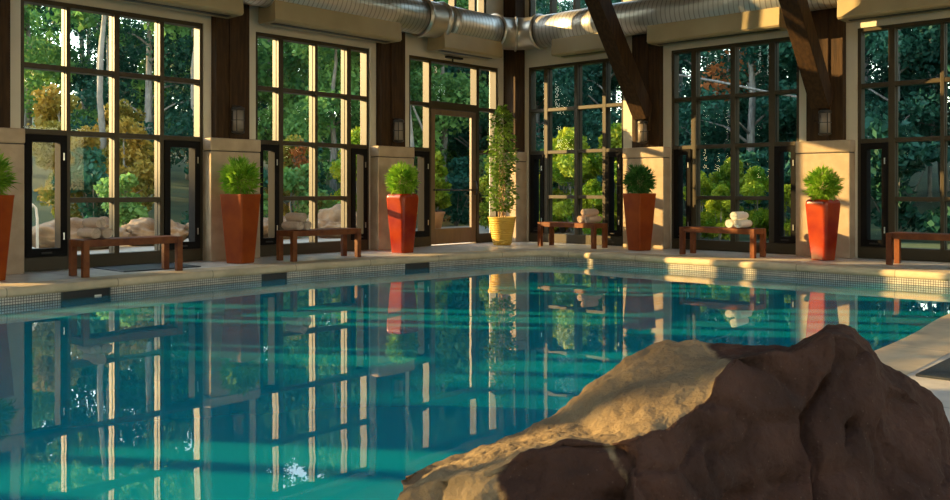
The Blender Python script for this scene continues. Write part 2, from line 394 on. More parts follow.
# the door bay: side lights, transom panes and the glazed door
def door_bay():
    global n
    a, b, head = LW[2][0], LW[2][1], HL
    root = bpy.data.objects.new('door_1', None); COL.objects.link(root)
    struct(root, 'brown glazed door bay numbered 3 beside the yellow pot', 'door')
    f = MB(); e = .05
    J0, J1 = 11.27, 12.52                                   # jambs of the door
    wb(f, 'L', a, a+e, 0, .16, 0, head); wb(f, 'L', b-e, b, 0, .16, 0, head)
    wb(f, 'L', a+e, b-e, 0, .16, head-.055, head)
    wb(f, 'L', J0-.035, J0+.025, 0, .16, 0, head-.055); wb(f, 'L', J1-.03, J1+.05, 0, .16, 0, head-.055)
    wb(f, 'L', J0+.025, J1-.03, 0, .16, 2.47, 2.60)
    for p, q in ((a+e, J0-.035), (J1+.05, b-e)):
        wb(f, 'L', p, q, .005, .16, 2.50, 2.565); wb(f, 'L', p, q, .005, .16, 1.69, 1.755); wb(f, 'L', p, q, 0, .16, 0, .17)
    f.build('door_frame', M['frame'], root, bevel=.004)
    g = MB()
    for p, q in ((a+e, J0-.035), (J1+.05, b-e)):
        plane_in(g, 'L', p, q, .125, 1.755, 2.50); plane_in(g, 'L', p, q, .125, 2.565, head-.055)
    plane_in(g, 'L', J1+.05, b-e, .125, .17, 1.69)
    plane_in(g, 'L', J0+.025, J1-.03, .125, 2.60, head-.055)
    g.build('panes', M['glass'], root)
    # left vent sash
    p, q = a+e, J0-.035; sm = MB()
    wb(sm, 'L', p, p+.08, -.02, .15, .175, 1.685); wb(sm, 'L', q-.14, q, -.02, .15, .175, 1.685)
    wb(sm, 'L', p+.08, q-.14, -.02, .1, .175, .275); wb(sm, 'L', p+.08, q-.14, -.02, .1, 1.595, 1.685)
    so = sm.build('vent_sash', M['sash'], root)
    g = MB(); plane_in(g, 'L', p+.08, q-.14, .09, .275, 1.595); g.build('pane', M['glass'], so)
    h = MB()
    for zz in (.42, 1.42): wb(h, 'L', q-.05, q-.034, -.03, -.02, zz-.045, zz+.045)
    h.build('hinge', M['steel'], so)
    # leaf
    d = MB(); p, q = J0+.03, J1-.035
    wb(d, 'L', p, p+.10, .01, .065, .02, 2.46); wb(d, 'L', q-.12, q, .01, .065, .02, 2.46)
    wb(d, 'L', p+.10, q-.12, .01, .065, .02, .30); wb(d, 'L', p+.10, q-.12, .01, .065, 2.36, 2.46)
    lf = d.build('door_leaf', M['doorwood'], root, bevel=.004)
    g = MB(); plane_in(g, 'L', p+.10, q-.12, .04, .30, 2.36); g.build('pane', M['glass'], lf)
    h = MB(); h.tube([(p+.06, YL-.05, 1.0), (q-.05, YL-.05, 1.0)], .014, 10)
    h.tube([(p+.06, YL-.05, 1.0), (p+.06, YL+.02, 1.0)], .012, 8); h.tube([(q-.05, YL-.05, 1.0), (q-.05, YL+.02, 1.0)], .012, 8)
    h.build('push_bar', M['iron'], lf, smooth=True)
    h = MB(); x = q-.05
    h.tube([(x, YL+.01, 1.16), (x, YL-.06, 1.15), (x, YL-.075, 1.05), (x, YL-.06, .93), (x, YL+.01, .92)], .013, 10)
    h.build('pull_handle', M['iron'], lf, smooth=True)
    cl = MB(); wb(cl, 'L', 11.62, 12.02, -.10, -.0225, 3.40, 3.435); wb(cl, 'L', 11.80, 11.815, -.05, -.0225, 3.345, 3.40)
    co = cl.build('door_sensor', M['iron'])
    tag(co, 'small dark sensor bar fixed to the wall above the glazed door', 'sensor')
    cu = bpy.data.curves.new('numeral', 'FONT'); cu.body = '3'; cu.size = .19; cu.extrude = .001
    tmp = bpy.data.objects.new('numeral', cu); COL.objects.link(tmp)
    bpy.context.view_layer.update()
    dgv = bpy.context.evaluated_depsgraph_get(); me = bpy.data.meshes.new_from_object(tmp.evaluated_get(dgv)); bpy.data.objects.remove(tmp)
    me.materials.clear(); me.materials.append(M['white_paint'])
    o = bpy.data.objects.new('numeral', me); COL.objects.link(o); o.parent = root
    o.rotation_euler = (PI/2, 0, 0); o.location = (11.47, YL+.118, 3.12); o['label'] = 'white numeral 3 on the glass'
door_bay()

def build_wall(w, smin, smax, opens, head, name, label):
    mb = MB()
    opens = sorted(opens); T0, T1 = -.02, .22
    zc0, zc1, top = 4.30, 5.65, 6.4
    cur = smin
    for a, b in opens:
        wb(mb, w, cur, a, T0, T1, -.1, top)
        wb(mb, w, a, b, T0, T1, head, zc0); wb(mb, w, a, b, T0, T1, zc1, top)
        if w == 'L': wb(mb, w, a, a+.35, T0, T1, zc0, zc1); wb(mb, w, b-.35, b, T0, T1, zc0, zc1)
        wb(mb, w, a, b, T0, T1, -.1, 0.0)
        cur = b
    wb(mb, w, cur, smax, T0, T1, -.1, top)
    o = mb.build(name, M['wall']); struct(o, label, 'wall'); return o
lop = [(a, b) for a, b, m in LW]; rop = [(a, b) for a, b, m in RW]
build_wall('L', -14.0, XR+.22, lop, HL, 'wall_left', 'greige wall with the glazed door and boulder window')
build_wall('R', -6.0, YL-.02, rop, HR, 'wall_right', 'greige wall facing the low sun beside the pool')
def clerestory(n, w, a, b):
    f = MB(); m = (a+b)/2
    wb(f, w, a, a+.05, 0, .15, 4.30, 5.65); wb(f, w, b-.05, b, 0, .15, 4.30, 5.65)
    wb(f, w, a+.05, b-.05, 0, .15, 4.30, 4.34); wb(f, w, a+.05, b-.05, 0, .15, 5.59, 5.65)
    for c in (m-.55, m, m+.55): wb(f, w, c-.03, c+.03, 0, .15, 4.34, 5.59)
    o = f.build('window_%d' % n, M['frame']); struct(o)
    g = MB(); plane_in(g, w, a+.05, b-.05, .1, 4.34, 5.59); g.build('panes', M['glass'], o)
for a, b in lop: clerestory(n, 'L', a+.35, b-.35); n += 1
for a, b in rop: clerestory(n, 'R', a, b); n += 1

# the two unseen walls and ceiling, their openings added to let in soft daylight
mb = MB()
mb.box(-14.2, -14.0, -6, YL+.2, -.1, 1.0); mb.box(-14.2, -14.0, -6, YL+.2, 3.0, 6.4)
for y in (-6, -2.6, .8, 4.2, 7.6, 11.0): mb.box(-14.2, -14.0, y, y+1.4, 1.0, 3.0)
struct(mb.build('wall_back', M['wall']))
mb = MB()
mb.box(-14.0, XR+.2, -6.2, -6, -.1, 1.0); mb.box(-14.0, XR+.2, -6.2, -6, 3.0, 6.4)
for k in range(9): x = -14+3.37*k; mb.box(x, min(x+1.4, XR+.2), -6.2, -6, 1.0, 3.0)
struct(mb.build('wall_front', M['wall']))
mb = MB()
mb.box(-14.2, XR+.25, 1.5, YL+.25, 6.4, 6.55); mb.box(-14.2, XR+.25, -6.2, -2.0, 6.4, 6.55)
mb.box(-14.2, -6, -2.0, 1.5, 6.4, 6.55); mb.box(8, XR+.25, -2.0, 1.5, 6.4, 6.55)
struct(mb.build('ceiling', M['ceiling']))
for i, x in enumerate(range(-12, 14, 5)):
    mb = MB(); mb.box(x-.12, x+.12, -6, YL-.05, 6.1, 6.4)
    tag(mb.build('ceiling_beam', M['timber']), 'dark timber beam under the ceiling above the pool', 'beam', 'ceiling beams')

# ------------------------------------------------------------------ piers, posts, lanterns, braces
def pier(s, w, name_label, width=.81, post=True):
    root = thing('stone_pier', name_label[0], 'pier', group='stone piers under the posts')
    F = -.24
    a, b = s-width/2, s+width/2
    m = MB(); wb(m, w, a, b, F, -.0225, 0, 1.545); m.build('shaft', M['stone'], root, bevel=.012)
    m = MB(); wb(m, w, a-.008, b+.008, F-.008, -.0225, 1.556, 1.735); m.build('cap', M['stone'], root, bevel=.018)
    m = MB(); m2 = MB()
    wb(m, w, a+.008, b-.008, F+.008, -.0225, 1.545, 1.556); m.build('joint', M['black'], root)
    p = thing('timber_post', name_label[1], 'post', group='timber posts on the piers')
    m = MB(); wb(m, w, s-.275, s+.275, -.16, -.0225, 1.735, 6.1); m.build('post', M['timber'], p, bevel=.01)
    m = MB(); wb(m, w, s-.07, s+.21, -.185, -.16, 1.735, 6.1); m.build('facing_board', M['timber'], p, bevel=.006)

PL = [3.84, 7.14, 10.24]; PR = [8.32, 5.23, 2.08]
lab = {'L3.84': ('stone pier at the photo edge behind the cut-off orange planter', 'dark timber post at the photo edge above the first pier'),
       'L7.14': ('stone pier between the boulder window and the yellow-shrub window', 'dark timber post between the boulder window and the yellow-shrub window'),
       'L10.24': ('stone pier between the yellow-shrub window and the glazed door', 'dark timber post between the yellow-shrub window and the glazed door'),
       'R8.32': ('stone pier behind the straight orange planter with the dark plant', 'dark timber post carrying the all-dark slanting brace'),
       'R5.23': ('broad sunlit stone pier behind the glossy red planter', 'dark timber post with a golden patch of sun near its top'),
       'R2.08': ('stone pier out of sight past the photo edge by the end bench', 'timber post out of sight past the photo edge by the end bench')}
for s in PL: pier(s, 'L', lab['L%.2f' % s])
for k in range(1, 5):
    pier(PL[0]-.02-BAY*k, 'L', ('stone pier along the long window wall, outside the photo', 'timber post along the long window wall, outside the photo'))
for s in PR: pier(s, 'R', lab['R%.2f' % s])
# corner
root = thing('stone_pier', 'stone pier in the corner behind the yellow pot', 'pier', group='stone piers under the posts')
m = MB(); m.box(13.20, XR-.0225, 11.07, YL-.0225, 0, 1.545); m.build('shaft', M['stone'], root, bevel=.012)
m = MB(); m.box(13.19, XR-.0225, 11.06, YL-.0225, 1.556, 1.735); m.build('cap', M['stone'], root, bevel=.015)
m = MB(); m.box(13.21, XR-.0225, 11.08, YL-.0225, 1.545, 1.556); m.build('joint', M['black'], root)
m = MB(); m.box(13.24, XR-.0225, 11.12, YL-.0225, 1.735, 6.1)
tag(m.build('timber_post', M['timber'], bevel=.01), 'dark timber post in the corner above the yellow pot', 'post', 'timber posts on the piers')

def lantern(s, w, label):
    root = thing('wall_lantern', label, 'lantern', group='wall lanterns on the posts')
    x, y = (s, YL-.285) if w == 'L' else (XR-.285, s)
    root.location = (x, y, 1.80)
    dx, dy = (0, 1) if w == 'L' else (1, 0)
    m = MB(); m.lathe([(.078, .03), (.078, .34)], seg=20); m.build('glass_cylinder', M['lampglass'], root, smooth='auto')
    m = MB(); m.lathe([(.03, .40), (.088, .375), (.092, .345), (.0915, .335)][::-1], seg=20); m.build('top_cap', M['iron'], root)
    m = MB(); m.lathe([(.05, 0), (.09, .018), (.092, .04)], seg=20); m.build('bottom_cap', M['iron'], root)
    for k in range(4):
        q = PI/4+k*PI/2; m = MB()
        m.tube([(.088*math.cos(q), .088*math.sin(q), .02), (.088*math.cos(q), .088*math.sin(q), .36)], .007, 6); m.build('guard_bar', M['iron'], root)
    m = MB(); m.lathe([(.092, .19), (.092, .20)], seg=20); m.build('guard_band', M['iron'], root)
    m = MB(); m.obox((dx*.0, dy*.0, .39), (dx*.09, dy*.09, .39), .035, .03); m.box(dx*.085-.03*dy-.0*dx, dx*.10+.03*dy, dy*.085-.03*dx, dy*.10+.03*dx, .05, .42)
    m.build('bracket', M['iron'], root)
lantern(7.14, 'L', 'wall lantern on the post between the boulder window and the yellow-shrub window')
lantern(10.24, 'L', 'wall lantern on the post between the yellow-shrub window and the glazed door')
lantern(8.30, 'R', 'wall lantern under the foot of the all-dark brace, partly sunlit')
lantern(5.17, 'R', 'wall lantern in shade above the broad sunlit pier')
lantern(3.82, 'L', 'wall lantern past the photo edge above the cut-off planter')

def brace(y, label, rafter):
    root = thing('timber_brace', label, 'brace', (XR, y, 0))
    m = MB(); a = Vector((-.24, 0, 2.33)); d = Vector((-.616, 0, .788))
    m.obox(a-d*.04, a+d*4.6, .27, .30, up=Vector((.788, 0, .616))); m.build('brace_beam', M['timber'], root, bevel=.012)
    m = MB(); m.box(-.25, -.18, -.13, .13, 2.02, 2.45); m.build('foot_block', M['timber'], root, bevel=.01)
    m = MB(); m.box(-12, -.17, -.14, .14, 5.75, 6.1)
    tag(m.build('roof_truss_chord', M['timber'], loc=(XR, y, 0)), rafter, 'beam', 'roof truss chords')
brace(8.32, 'all-dark timber brace slanting up from the post beside the sunlit-shrub window', 'timber chord carried by the all-dark brace')
brace(5.23, 'timber brace with golden sunlit face above the glossy red planter', 'timber chord carried by the sunlit brace')

# ------------------------------------------------------------------ duct
def duct_seg(name, pts, r, parent, mat=None, seg=40, cap=True):
    m = MB(); m.tube(pts, r, seg, cap)
    o = m.build(name, mat or M['duct'], parent, smooth='auto')
    L = 0; uv = []; pr = None
    for p in pts:
        p = Vector(p)
        if pr is not None: L += (p-pr).length
        pr = p
        for k in range(seg): uv.append((L+k/seg*.12, k/seg))
    set_uv(o, uv); return o
DY, DX, DZ, R = 11.02, 13.10, 3.94, .295
dl = thing('spiral_duct', 'tan-lit round metal duct over the boulder window up to the coupling', 'duct', group='round metal ducts')
duct_seg('duct_pipe', [(-13.9+i*1.025, DY, DZ) for i in range(25)], R, dl)
def ring(x, y, axis, r, wd, parent, z=DZ):
    d = Vector((1, 0, 0)) if axis == 'x' else (Vector((0, 1, 0)) if axis == 'y' else Vector((1, -1, 0)).normalized())
    c = Vector((x, y, z)); m = MB()
    m.tube([c-d*wd/2, c-d*wd*.3, c, c+d*wd*.3, c+d*wd/2], [r-.012, r+.018, r+.024, r+.018, r-.012], 40, False); m.build('coupling_ring', M['ring'], parent, smooth='auto')
ring(10.62, DY, 'x', R+.02, .10, dl); 
d2 = thing('spiral_duct', 'short round metal duct above the glazed door, from coupling to corner', 'duct', group='round metal ducts')
duct_seg('duct_sleeve', [(10.68, DY, DZ), (10.8, DY, DZ), (11.0, DY, DZ)], R+.012, d2, M['ring'], cap=False)
ring(11.06, DY, 'x', R+.02, .10, d2)
duct_seg('duct_pipe', [(11.1+i*.27, DY, DZ) for i in range(6)], R, d2)
el = thing('duct_elbow', 'mitred metal duct elbow in the corner above the yellow pot', 'duct')
RB = .46
duct_seg('elbow_pipe', [(12.5, DY, DZ)]+[(DX-RB+RB*math.sin(t*PI/8), DY-RB+RB*math.cos(t*PI/8), DZ) for t in range(5)]+[(DX, 10.42, DZ)], R+.006, el, M['ring'], cap=False)
ring(DX-RB+RB*math.sin(PI/4), DY-RB+RB*math.cos(PI/4), 'd', R+.012, .05, el)
ring(12.50, DY, 'x', R+.02, .07, el); ring(DX, DY-.62, 'y', R+.02, .07, el)
d3 = thing('spiral_duct', 'bright round metal duct over the windows behind the two slanting braces', 'duct', group='round metal ducts')
duct_seg('duct_pipe', [(DX, 10.4-i*.9, DZ) for i in range(18)], R, d3)

def diffuser(w, a, b, label):
    c = DY if w == 'L' else DX
    root = thing('air_diffuser', label, 'diffuser', group='air diffusers under the ducts')
    m = MB()
    z0, z1 = 3.43, 3.69
    prof = [(-.20, z1+.10), (-.22, z0+.03), (-.19, z0), (.19, z0), (.22, z0+.03), (.20, z1+.10)]
    v = [];
    for s in (a, b):
        for q, z in prof: v.append((s, c+q, z) if w == 'L' else (c+q, s, z))
    k = len(prof)
    f = [tuple(range(k)), tuple(range(2*k-1, k-1, -1))]+[(i, i+k, (i+1) % k+k, (i+1) % k) for i in range(k)]
    m.add(v, f); m.build('plenum_box', M['diffuser'], root, bevel=.006)
    g = MB()
    if w == 'L': g.box(a+.1, b-.1, c-.05, c+.05, z0-.008, z0+.002)
    else: g.box(c-.05, c+.05, a+.1, b-.1, z0-.008, z0+.002)
    g.build('outlet_slot', M['black'], root)
diffuser('L', 4.55, 7.0, 'tan air diffuser under the duct above the boulder window')
diffuser('L', 7.52, 9.98, 'tan air diffuser under the duct above the yellow-shrub window')
diffuser('L', 10.98, 12.5, 'short tan air diffuser under the duct above the glazed door')
diffuser('R', 8.75, 9.98, 'short air diffuser under the bright duct by the all-dark brace')
diffuser('R', 5.70, 7.98, 'air diffuser under the bright duct between the two braces')
diffuser('R', 2.40, 4.85, 'air diffuser under the duct above the end window')

# ------------------------------------------------------------------ pool, deck
def catmull(P, k, closed=False):
    P = [Vector(p) for p in P]; out = []
    n = len(P)
    for i in range(n-1):
        a, b, c, d = P[max(i-1, 0)], P[i], P[i+1], P[min(i+2, n-1)]
        for j in range(k):
            t = j/k
            out.append(0.5*((2*b)+(c-a)*t+(2*a-5*b+4*c-d)*t*t+(3*b-a-3*c+d)*t**3))
    out.append(P[-1]); return out
edge = catmull([(-9, 9.1), (-4, 9.2), (0, 9.38), (3.42, 9.68), (4.9, 9.86), (6.6, 9.93), (8.3, 9.86), (10.0, 9.66), (11.15, 9.43), (11.60, 9.20), (11.74, 8.6),
                (11.76, 6.2), (11.79, 4.4), (11.82, 2.0)], 6)
edge = [(p.x, p.y) for p in edge]
near = [(p.x, p.y) for p in catmull([(11.82, 2.0), (10.2, 2.02), (8, 2.08), (6.5, 1.96), (4.5, 1.92), (2.5, 1.96), (1.0, 2.0), (-4, 2.0), (-9, 2.0)], 4)]
loop = edge+near[1:]
n_l = len(loop)
def offset(loop, d):
    out = []; n = len(loop)
    for i in range(n):
        p = Vector(loop[i]); a = Vector(loop[i-1]); b = Vector(loop[(i+1) % n])
        t1 = (p-a).normalized(); t2 = (b-p).normalized()
        n1 = Vector((-t1.y, t1.x)); n2 = Vector((-t2.y, t2.x)); nn = (n1+n2)
        nn = nn.normalized() if nn.length > 1e-6 else n1
        out.append(tuple(p+nn*d/max(.5, nn.dot(n1))))
    return out
area = sum(loop[i-1][0]*loop[i][1]-loop[i][0]*loop[i-1][1] for i in range(n_l))
sgn = 1 if area < 0 else -1                                # outward direction
cum = [0]
for i in range(n_l): cum.append(cum[-1]+(Vector(loop[(i+1) % n_l])-Vector(loop[i])).length)
def ring_strip(name, rows, mat, smooth=False, vs=None):    # rows: (offset, z) from one rim to the other
    v = []; uv = []; f = []; k = len(rows)
    loops = [offset(loop, sgn*d) if d else loop for d, z in rows]
    vv = [0]
    for j in range(1, k): vv.append(vv[-1]+math.hypot(rows[j][0]-rows[j-1][0], rows[j][1]-rows[j-1][1]))
    for i in range(n_l+1):
        for j in range(k):
            x, y = loops[j][i % n_l]; v.append((x, y, rows[j][1])); uv.append((cum[i], vv[j]))
    for i in range(n_l):
        for j in range(k-1):
            a = i*k+j; f.append((a, a+1, a+k+1, a+k) if sgn < 0 else (a, a+k, a+k+1, a+1))
    m = MB(); m.add(v, f); o = m.build(name, mat, smooth=smooth); set_uv(o, uv); return o
CW = .36
cop = ring_strip('pool_coping', [(CW, -.02), (CW, .004), (-.005, .004), (-.022, -.006), (-.032, -.03), (-.032, -.065), (-.02, -.088), (0, -.095)], M['coping'], smooth='auto')
struct(cop, 'tan stone coping along the rim of the pool', 'coping')
mo = ring_strip('pool_tile_band', [(0, -.09), (0, -.33)], M['mosaic'])
struct(mo, 'grey mosaic tile band at the pool waterline', 'tile band')
DEPTH = -1.25
bas = ring_strip('pool_basin', [(0.002, -.33), (0, DEPTH)], M['basin']); struct(bas, 'turquoise pool basin under the water', 'pool')
def fill(name, loops, z, mat):
    bm = bmesh.new(); es = []
    for lp in loops:
        vs = [bm.verts.new((x, y, z)) for x, y in lp]
        es += [bm.edges.new((vs[i-1], vs[i])) for i in range(len(vs))]
    bmesh.ops.triangle_fill(bm, edges=es, use_beauty=True, normal=(0, 0, 1))
    bmesh.ops.recalc_face_normals(bm, faces=bm.faces)
    me = bpy.data.meshes.new(name); bm.to_mesh(me); bm.free(); me.materials.append(mat)
    if me.polygons and me.polygons[0].normal.z < 0: me.flip_normals()
    o = bpy.data.objects.new(name, me); COL.objects.link(o); return o
struct(fill('pool_floor', [loop], DEPTH, M['basin']))
fl = fill('floor', [[(-14, -6), (XR, -6), (XR, YL), (-14, YL)], offset(loop, sgn*CW)], 0.0, M['deck'])
struct(fl, 'grey beige tiled deck around the pool', 'floor')
wa = fill('pool_water', [offset(loop, -sgn*.001)], WATER, M['water']); struct(wa, 'still turquoise water filling the pool', 'water')
m = MB(); m.box(3.0, 11.2, 1.9, 2.62, DEPTH, -.26); o = m.build('pool_step', M['shelf']); struct(o, 'pale underwater step along the near rim of the pool', 'step')
m = MB(); m.box(3.0, 11.2, 2.60, 2.66, -.27, -.245); o2 = m.build('step_edge_tile', M['dark_tile']); o2.parent = o

def skimmer(x0, x1, label, fl=False):
    ys = [p for p in edge]
    y = np.interp((x0+x1)/2, [p[0] for p in edge[:70]], [p[1] for p in edge[:70]])
    y1 = np.interp(x1, [p[0] for p in edge[:70]], [p[1] for p in edge[:70]]); y0 = np.interp(x0, [p[0] for p in edge[:70]], [p[1] for p in edge[:70]])
    root = thing('pool_skimmer', label, 'skimmer', ((x0+x1)/2, y, -.17), math.atan2(y1-y0, x1-x0), 'pool skimmers')
    h = (x1-x0)/2
    m = MB(); m.box(-h, h, -.012, .004, -.10, .075); m.build('opening', M['black'], root)
    m = MB(); m.box(-h-.02, -h, -.018, .004, -.12, .076); m.box(h, h+.02, -.018, .004, -.12, .076); m.box(-h, h, -.018, .004, -.12, -.10); m.build('opening_frame', M['dark_tile'], root)
    if fl: m = MB(); m.box(h*.35, h*.65, -.02, -.012, -.015, .012); m.build('float', M['white_plastic'], root)
skimmer(4.08, 4.62, 'dark skimmer opening in the tile band below the bench with the dark mat', True)
skimmer(6.72, 7.06, 'dark skimmer opening in the tile band below the bench by the yellow-shrub window')
skimmer(9.12, 9.52, 'dark skimmer opening in the tile band below the shouldered planter by the door')

m = MB(); m.box(-.52, .52, -.42, .42, .0, .014); tag(m.build('floor_mat', M['mat'], bevel=.005, loc=(5.65, 10.93, 0.0)), 'dark mat on the deck behind the bench by the boulder window', 'mat', 'floor mats')
m = MB(); m.box(-.60, .60, -.36, .36, .0, .014); tag(m.build('floor_mat', M['mat'], bevel=.005, loc=(5.74, 1.16, 0.0)), 'dark mat on the deck behind the big rock', 'mat', 'floor mats')

# ------------------------------------------------------------------ benches & towels
def bench_proto():
    root = thing('teak_bench', '', 'bench')
    L, W, H, t = 1.23, .40, .43, .072
    for sx in (-1, 1):
        for sy in (-1, 1):
            m = MB(); x = sx*(L/2-t/2); y = sy*(W/2-t/2); m.box(x-t/2, x+t/2, y-t/2, y+t/2, 0, H-.002); m.build('leg', M['teak'], root, bevel=.005)
    m = MB()
    for k in range(4):
        y = -W/2+t+.012+k*(W-2*t-.02)/4; m.box(-L/2+t+.002, L/2-t-.002, y, y+(W-2*t-.02)/4-.008, H-.030, H)
    m.build('seat_slats', M['teak'], root, bevel=.003)
    for sy in (-1, 1):
        m = MB(); y = sy*(W/2-t/2); m.box(-L/2+t, L/2-t, y-.018-.012*sy*-1, y+.03*1, H-.082, H-.001) if sy > 0 else m.box(-L/2+t, L/2-t, y-.03, y+.018, H-.082, H-.001)
        m.build('side_rail', M['teak'], root, bevel=.004)
    for sx in (-1, 1):
        m = MB(); x = sx*(L/2-t/2); m.box(x-.03, x+.03, -W/2+t, W/2-t, H-.082, H-.001); m.build('end_rail', M['teak'], root, bevel=.004)
    return root
bp = bench_proto()
bspots = [((5.10, 10.36, 0), 0, 'teak bench with sand towels, in front of the boulder window and its mat'),
          ((8.08, 10.50, 0), 0, 'teak bench with sand towels, in front of the yellow-shrub window'),
          ((12.76, 9.42, 0), PI/2, 'teak bench with sand towels, beside the yellow pot under the sunlit-shrub window'),
          ((12.60, 6.48, 0), PI/2, 'teak bench with bright white towels, between the two orange planters'),
          ((12.74, 3.46, 0), PI/2, 'teak bench cut off by the photo edge beside the broad sunlit pier')]
for i, (l, r, lb) in enumerate(bspots):
    if i == 0: bp.location = l; bp.rotation_euler = (0, 0, r); bp['label'] = lb; bp['group'] = 'teak benches round the pool'
    else: dup(bp, l, r, lb, 'teak benches round the pool')

def towel_mesh(mat, name='rolled_towel'):
    # a ribbon wound in a spiral and run along Y; lies on z=0
    turns, r0, r1, th, L = 4.2, .010, .068, .0115, .37
    n = 130; rng = random.Random(3)
    inn, out = [], []
    for i in range(n+1):
        u = i/n; q = u*turns*2*PI; r = r0+(r1-r0)*u
        sq = 0.95
        out.append((r*math.cos(q), r*math.sin(q)*sq)); ri = max(r-th, .001)
        inn.append((ri*math.cos(q), ri*math.sin(q)*sq))
    m = MB(); v = []; f = []
    ysl = [-L/2, -L/2+.006, -L/4, 0, L/4, L/2-.006, L/2]
    for j, y in enumerate(ysl):
        e = .003 if j in (0, len(ysl)-1) else 0
        for i in range(n+1):
            w = 1+.02*math.sin(i*.35+j*1.7)
            ox, oz = out[i]; ix, iz = inn[i]; l = math.hypot(ox-ix, oz-iz)+1e-6
            v.append((ox-(ox-ix)/l*e, y, (oz-(oz-iz)/l*e)*w+r1*.97)); v.append((ix+(ox-ix)/l*e, y, (iz+(oz-iz)/l*e)*w+r1*.97))
    K = 2*(n+1)
    for j in range(len(ysl)-1):
        for i in range(n):
            a = j*K+2*i; b = a+K
            f.append((a, a+2, b+2, b)); f.append((a+1, b+1, b+3, a+3))
        a = j*K+2*n; f.append((a, a+1, a+K+1, a+K))
        a = j*K; f.append((a, a+K, a+K+1, a+1))
    for i in range(n):
        a = 2*i; f.append((a, a+1, a+3, a+2)); a += (len(ysl)-1)*K; f.append((a, a+2, a+3, a+1))
    m.add(v, f); return m
tw_mesh = {}
for key in ('towel_white', 'towel_pink'):
    o = towel_mesh(None).build('rolled_towel', M[key], smooth='auto'); tw_mesh[key] = o
first = {'towel_white': True, 'towel_pink': True}
def towels(cx, cy, z, axis, mat, where, colour):
    # axis 'y': rolls run along Y, spread along X
    D = .139
    spots = [(-D/2, 0, 0), (D/2, 0, .0), (0.004, .01, D*.855)]
    lbs = ['%s rolled towel, lower one %s on the bench %s' % (colour, 'nearer the bench middle' , where), '%s rolled towel, lower one %s on the bench %s' % (colour, 'nearer the bench end', where),
           '%s rolled towel on top of the stack %s' % (colour, where)]
    for i, (a, b, c) in enumerate(spots):
        if first[mat]: o = tw_mesh[mat]; first[mat] = False
        else: o = tw_mesh[mat].copy(); COL.objects.link(o)
        sgnm = 1
        if axis == 'y': o.location = (cx-a, cy+b, z+c); o.rotation_euler = (0, 0, 0)
        else: o.location = (cx+b, cy-a, z+c); o.rotation_euler = (0, 0, PI/2)
        tag(o, lbs[i], 'towel', 'rolled towels '+where)
Hs = .431
towels(4.72, 10.40, Hs, 'y', 'towel_pink', 'by the boulder window', 'sand')
towels(7.68, 10.52, Hs, 'y', 'towel_pink', 'by the yellow-shrub window', 'sand')
towels(12.74, 9.03, Hs, 'x', 'towel_pink', 'beside the yellow pot', 'sand')
towels(12.58, 6.19, Hs, 'x', 'towel_white', 'between the orange planters', 'white')

# ------------------------------------------------------------------ planters
def rsq(h, r, k=6):                                        # rounded square outline
    out = []
    for qx, qy, a0 in ((1, 1, 0), (-1, 1, PI/2), (-1, -1, PI), (1, -1, 1.5*PI)):
        for j in range(k):
            a = a0+PI/2*j/(k-1); out.append((qx*(h-r)+r*math.cos(a), qy*(h-r)+r*math.sin(a)))
    return out
def loft(prof, k=6):
    m = MB(); v = []; f = []; K = 4*k
    for h, r, z in prof: v += [(x, y, z) for x, y in rsq(h, r, k)]
    for i in range(len(prof)-1):
        for j in range(K):
            j2 = (j+1) % K; f.append((i*K+j, i*K+j2, (i+1)*K+j2, (i+1)*K+j))
    f.append(tuple(range(K-1, -1, -1))); f.append(tuple((len(prof)-1)*K+j for j in range(K)))
    return m.add(v, f)
def blades(seed, n, R, zc, mat_name):
    rng = random.Random(seed); m = MB()
    for i in range(n):
        th = rng.uniform(0, 2*PI); ph = math.acos(rng.uniform(-1, 1)); rr = R*.68*rng.uniform(.12, 1)**.5
        d = Vector((math.sin(ph)*math.cos(th), math.sin(ph)*math.sin(th), math.cos(ph)))
        p0 = Vector((0, 0, zc))+Vector((d.x, d.y, d.z*1.08))*rr*(1+.25*noise.noise(d*2.3+Vector((seed, 0, 0)))); up = Vector((0, 0, 1)); L = rng.uniform(.08, .14)
        dir_ = (d+Vector((rng.uniform(-.7, .7), rng.uniform(-.7, .7), rng.uniform(-.1, .9)))).normalized()
        side = dir_.cross(Vector((rng.uniform(-1, 1), rng.uniform(-1, 1), rng.uniform(-1, 1)))).normalized()
        w = rng.uniform(.0055, .0105)
        p1 = p0+dir_*L*.5; p2 = p1+(dir_-up*.30).normalized()*L*.5
        m.add([p0-side*w*.4, p0+side*w*.4, p1+side*w, p1-side*w, p2], [(0, 1, 2, 3), (3, 2, 4)])
    return m
